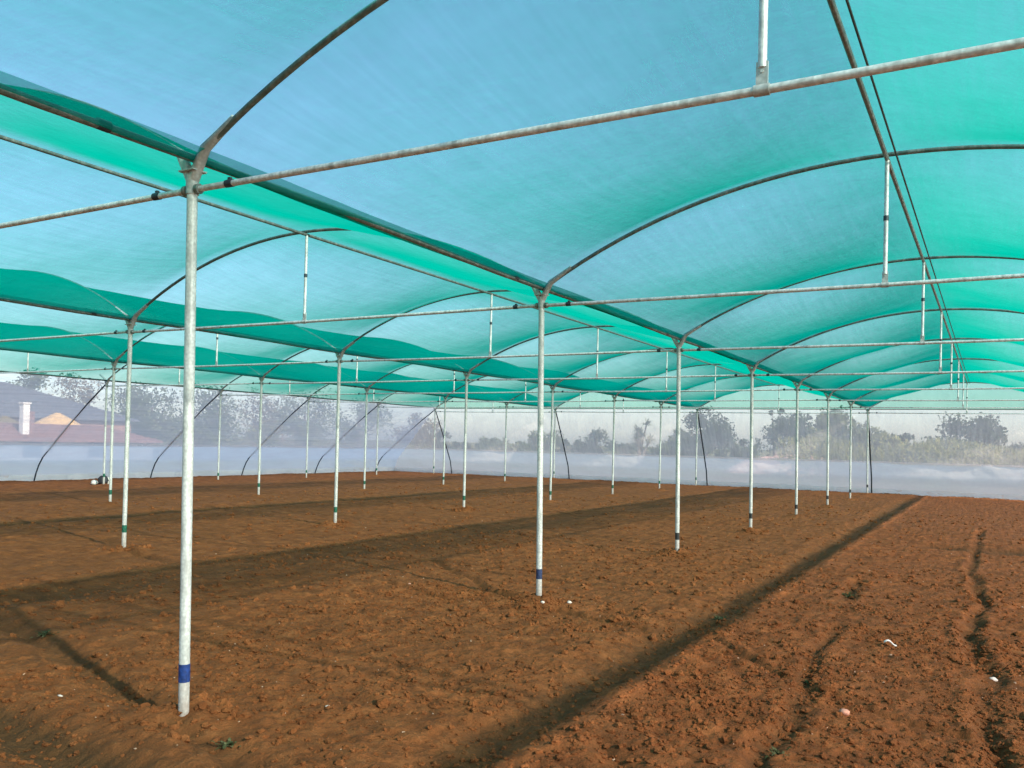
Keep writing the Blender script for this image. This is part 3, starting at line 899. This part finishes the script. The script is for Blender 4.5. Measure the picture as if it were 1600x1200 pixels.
tree_px('shade_tree', 48, 576, 80, 'grey tree rising behind the ridge of the dark roof', 'leaf_mid', 31, X=-66, n=2600, trunk_h=.3)
tree_px('shade_tree', 128, 584, 100, 'sparse pale tree right behind the hip of the dark roof', 'leaf_brown', 32, X=-70, n=1500, trunk_h=.3)
tree_px('shade_tree', 238, 592, 140, 'hazy grey-green tree right of the second row nearest post', 'leaf_mid', 33, X=-60, n=6500, trunk_h=.06, lobes=16)
tree_px('shade_tree', 330, 600, 130, 'grey-green tree behind the slanted pipe right of the nearest post', 'leaf_mid', 34, X=-58, n=6000, trunk_h=.06, lobes=16)
tree_px('shade_tree', 398, 612, 100, 'pale brownish tree beyond the left net wall between two slanted pipes', 'leaf_brown', 35, X=-62, n=2600, trunk_h=.15, lobes=10)
tree_px('shade_tree', 478, 608, 130, 'yellowish green tree beyond the left net wall near its far half', 'leaf_olive', 36, X=-60, n=6000, trunk_h=.06, lobes=16)
tree_px('shade_tree', 562, 618, 120, 'loose grey tree beyond the left wall before the corner', 'leaf_mid', 37, X=-62, n=5000, trunk_h=.06, lobes=14)
tree_px('shade_tree', 652, 642, 84, 'dry brownish tree seen through the net at the wall corner', 'leaf_brown', 38, X=-46, n=3000, trunk_h=.15, lobes=10)
tree_px('low_bush', 190, 650, 110, 'low dark bush at the foot of the trees beyond the left wall', 'leaf_dark', 39, X=-54, n=2400, trunk_h=.05)
tree_px('low_bush', 300, 652, 130, 'low green bush under the grey-green trees beyond the left wall', 'leaf_mid', 40, X=-52, n=2600, trunk_h=.05)
tree_px('low_bush', 440, 655, 130, 'low olive bush under the yellowish tree beyond the left wall', 'leaf_olive', 44, X=-52, n=2600, trunk_h=.05)
tree_px('low_bush', 690, 672, 46, 'low dark bush right of the dry tree at the wall corner', 'leaf_dark', 45, X=-50, n=1800, trunk_h=.05)

# ------------------------------------------------------------------ small things on the soil
M['stone_w'] = mat_basic('pale_stone', (.66, .56, .48), .85, var=.2, scale=30)
M['stone_p'] = mat_basic('pink_stone', (.52, .26, .18), .9, var=.25, scale=30)
M['paper'] = mat_basic('white_scrap', (.80, .76, .70), .7, var=.1, scale=30)
M['weed'] = mat_leaf('weed_leaf', (.06, .075, .03), (.15, .15, .075))
M['sack_w'] = mat_basic('white_sack', (.62, .60, .55), .9, var=.2, bump=.4, scale=9)
M['sack_k'] = mat_basic('black_sack', (.03, .03, .035), .6, var=.3, bump=.4, scale=9)
def stone(x, y, r_, mat, label, sq=(1.2, .9, .7), seed=1, grp='pale stones on the soil'):
    r_ *= .72
    b = MB().lump((0, 0, 0), r_, sq, seed, .2, (9, 6))
    tag(b.build('stone', M[mat], None, (x, y, gz(x, y) + r_ * .35)), label, 'stone', grp)
stone(.34, 4.41, .030, 'stone_w', 'white pebble right of the navy taped post', seed=1)
stone(-.16, 4.16, .030, 'stone_p', 'pinkish stone at the left foot of the navy taped post', seed=2)
stone(.17, 4.16, .026, 'stone_w', 'pale stone in the mound at the right foot of the navy taped post', seed=3)
stone(.59, .59, .020, 'stone_w', 'small cream pebble on open soil right of the blue taped post', seed=4)
stone(3.23, 2.19, .036, 'stone_p', 'pink lump of stone on the rough soil at lower right', seed=5)
stone(4.01, 3.73, .034, 'stone_w', 'pale stone lying in the furrow at the right edge', seed=6)
stone(-.31, 3.25, .020, 'stone_w', 'little pale pebble in front of the navy taped post', seed=7)
stone(-.92, -.1, .016, 'stone_w', 'flat white pebble left of the blue taped post', (1.9, .8, .5), seed=8)
stone(-1.58, 4.36, .022, 'stone_p', 'reddish stone on the soil left of the navy taped post', seed=9)
def scrap(x, y, L, wd, rz, label):
    v, f = [], []
    for i in range(7):
        t = i / 6
        for s in (-1, 0, 1):
            v.append(((t - .5) * L, s * wd / 2 * (1 - .4 * abs(t - .5)), .018 * math.sin(t * 5) + .010 * abs(s) + (.004 if s else 0)))
    for i in range(6):
        for s in range(2): f.append((i * 3 + s, i * 3 + 3 + s, i * 3 + 4 + s, i * 3 + 1 + s))
    o = MB().add(v, f, True).build('paper_scrap', M['paper'], None, (x, y, gz(x, y) + .025))
    o.rotation_euler = (.1, .1, rz)
    md = o.modifiers.new('thickness', 'SOLIDIFY'); md.thickness = .003
    tag(o, label, 'litter', 'white scraps on the soil')
scrap(3.28, 4.32, .10, .028, .3, 'curled white paper scrap on the rough soil right of the shade strip')

def weed(x, y, s, seed, label):
    r = np.random.default_rng(seed); V, F = [], []
    for i in range(26):
        an = r.uniform(0, 6.28); up = r.uniform(.2, 1.1); L = s * r.uniform(.5, 1.1)
        d = np.array([math.cos(an), math.sin(an), up]); d /= np.linalg.norm(d)
        sd = np.cross(d, [0, 0, 1.0]); sd /= np.linalg.norm(sd); wv = sd * s * .10
        a = np.array([r.normal() * s * .25, r.normal() * s * .25, 0]); m_ = a + d * L * .6; e = a + d * L - np.array([0, 0, .25 * L])
        n0 = len(V); V += [a - wv * .4, a + wv * .4, m_ + wv, m_ - wv, e + wv * .1, e - wv * .1]
        F += [(n0, n0 + 1, n0 + 2, n0 + 3), (n0 + 3, n0 + 2, n0 + 4, n0 + 5)]
    o = link('weed', np_mesh('weed', np.array(V), np.array(F), M['weed'])); o.location = (x, y, gz(x, y) - .005)
    tag(o, label, 'weed', 'small weeds on the soil')
weed(-2.46, .76, .10, 1, 'small weed in the dark shade band left of the blue taped post')
weed(1.78, 4.7, .10, 2, 'pale weed in the shade strip right of the navy taped post')
weed(2.62, 6.9, .12, 3, 'weed clump in the furrow of the right bed, farther along')
weed(3.02, 1.35, .07, 4, 'tiny weed in the short furrow near the bottom right')
weed(.55, -.12, .08, 5, 'dry weed by the foot of the blue taped post')
weed(2.9, 2.9, .07, 6, 'little weed halfway along the short furrow at the right')

bx, by = -19.85, 13.15
sk = empty('sack_bundle', (bx, by, 0), 'black and white bundle lying at the foot of the left net wall', 'bundle')
MB().lump((0, 0, .07), .10, (1.2, 1, .8), 4, .15, (12, 8)).build('white_sack', M['sack_w'], sk)
MB().lump((.1, .22, .13), .15, (1.1, 1, 1), 5, .18, (12, 8)).build('black_sack', M['sack_k'], sk)
MB().lump((.05, .42, .11), .075, (.8, .7, 1.6), 6, .12, (10, 8)).build('white_sack', M['sack_w'], sk)

# ------------------------------------------------------------------ render look
scene.view_settings.view_transform = 'Standard'
scene.view_settings.look = 'None'
scene.view_settings.gamma = 1
scene.view_settings.exposure = 1.27
cy = scene.cycles
cy.max_bounces = 10; cy.diffuse_bounces = 4; cy.glossy_bounces = 3; cy.transmission_bounces = 6; cy.transparent_max_bounces = 28
cy.caustics_reflective = False; cy.caustics_refractive = False
cy.use_denoising = True
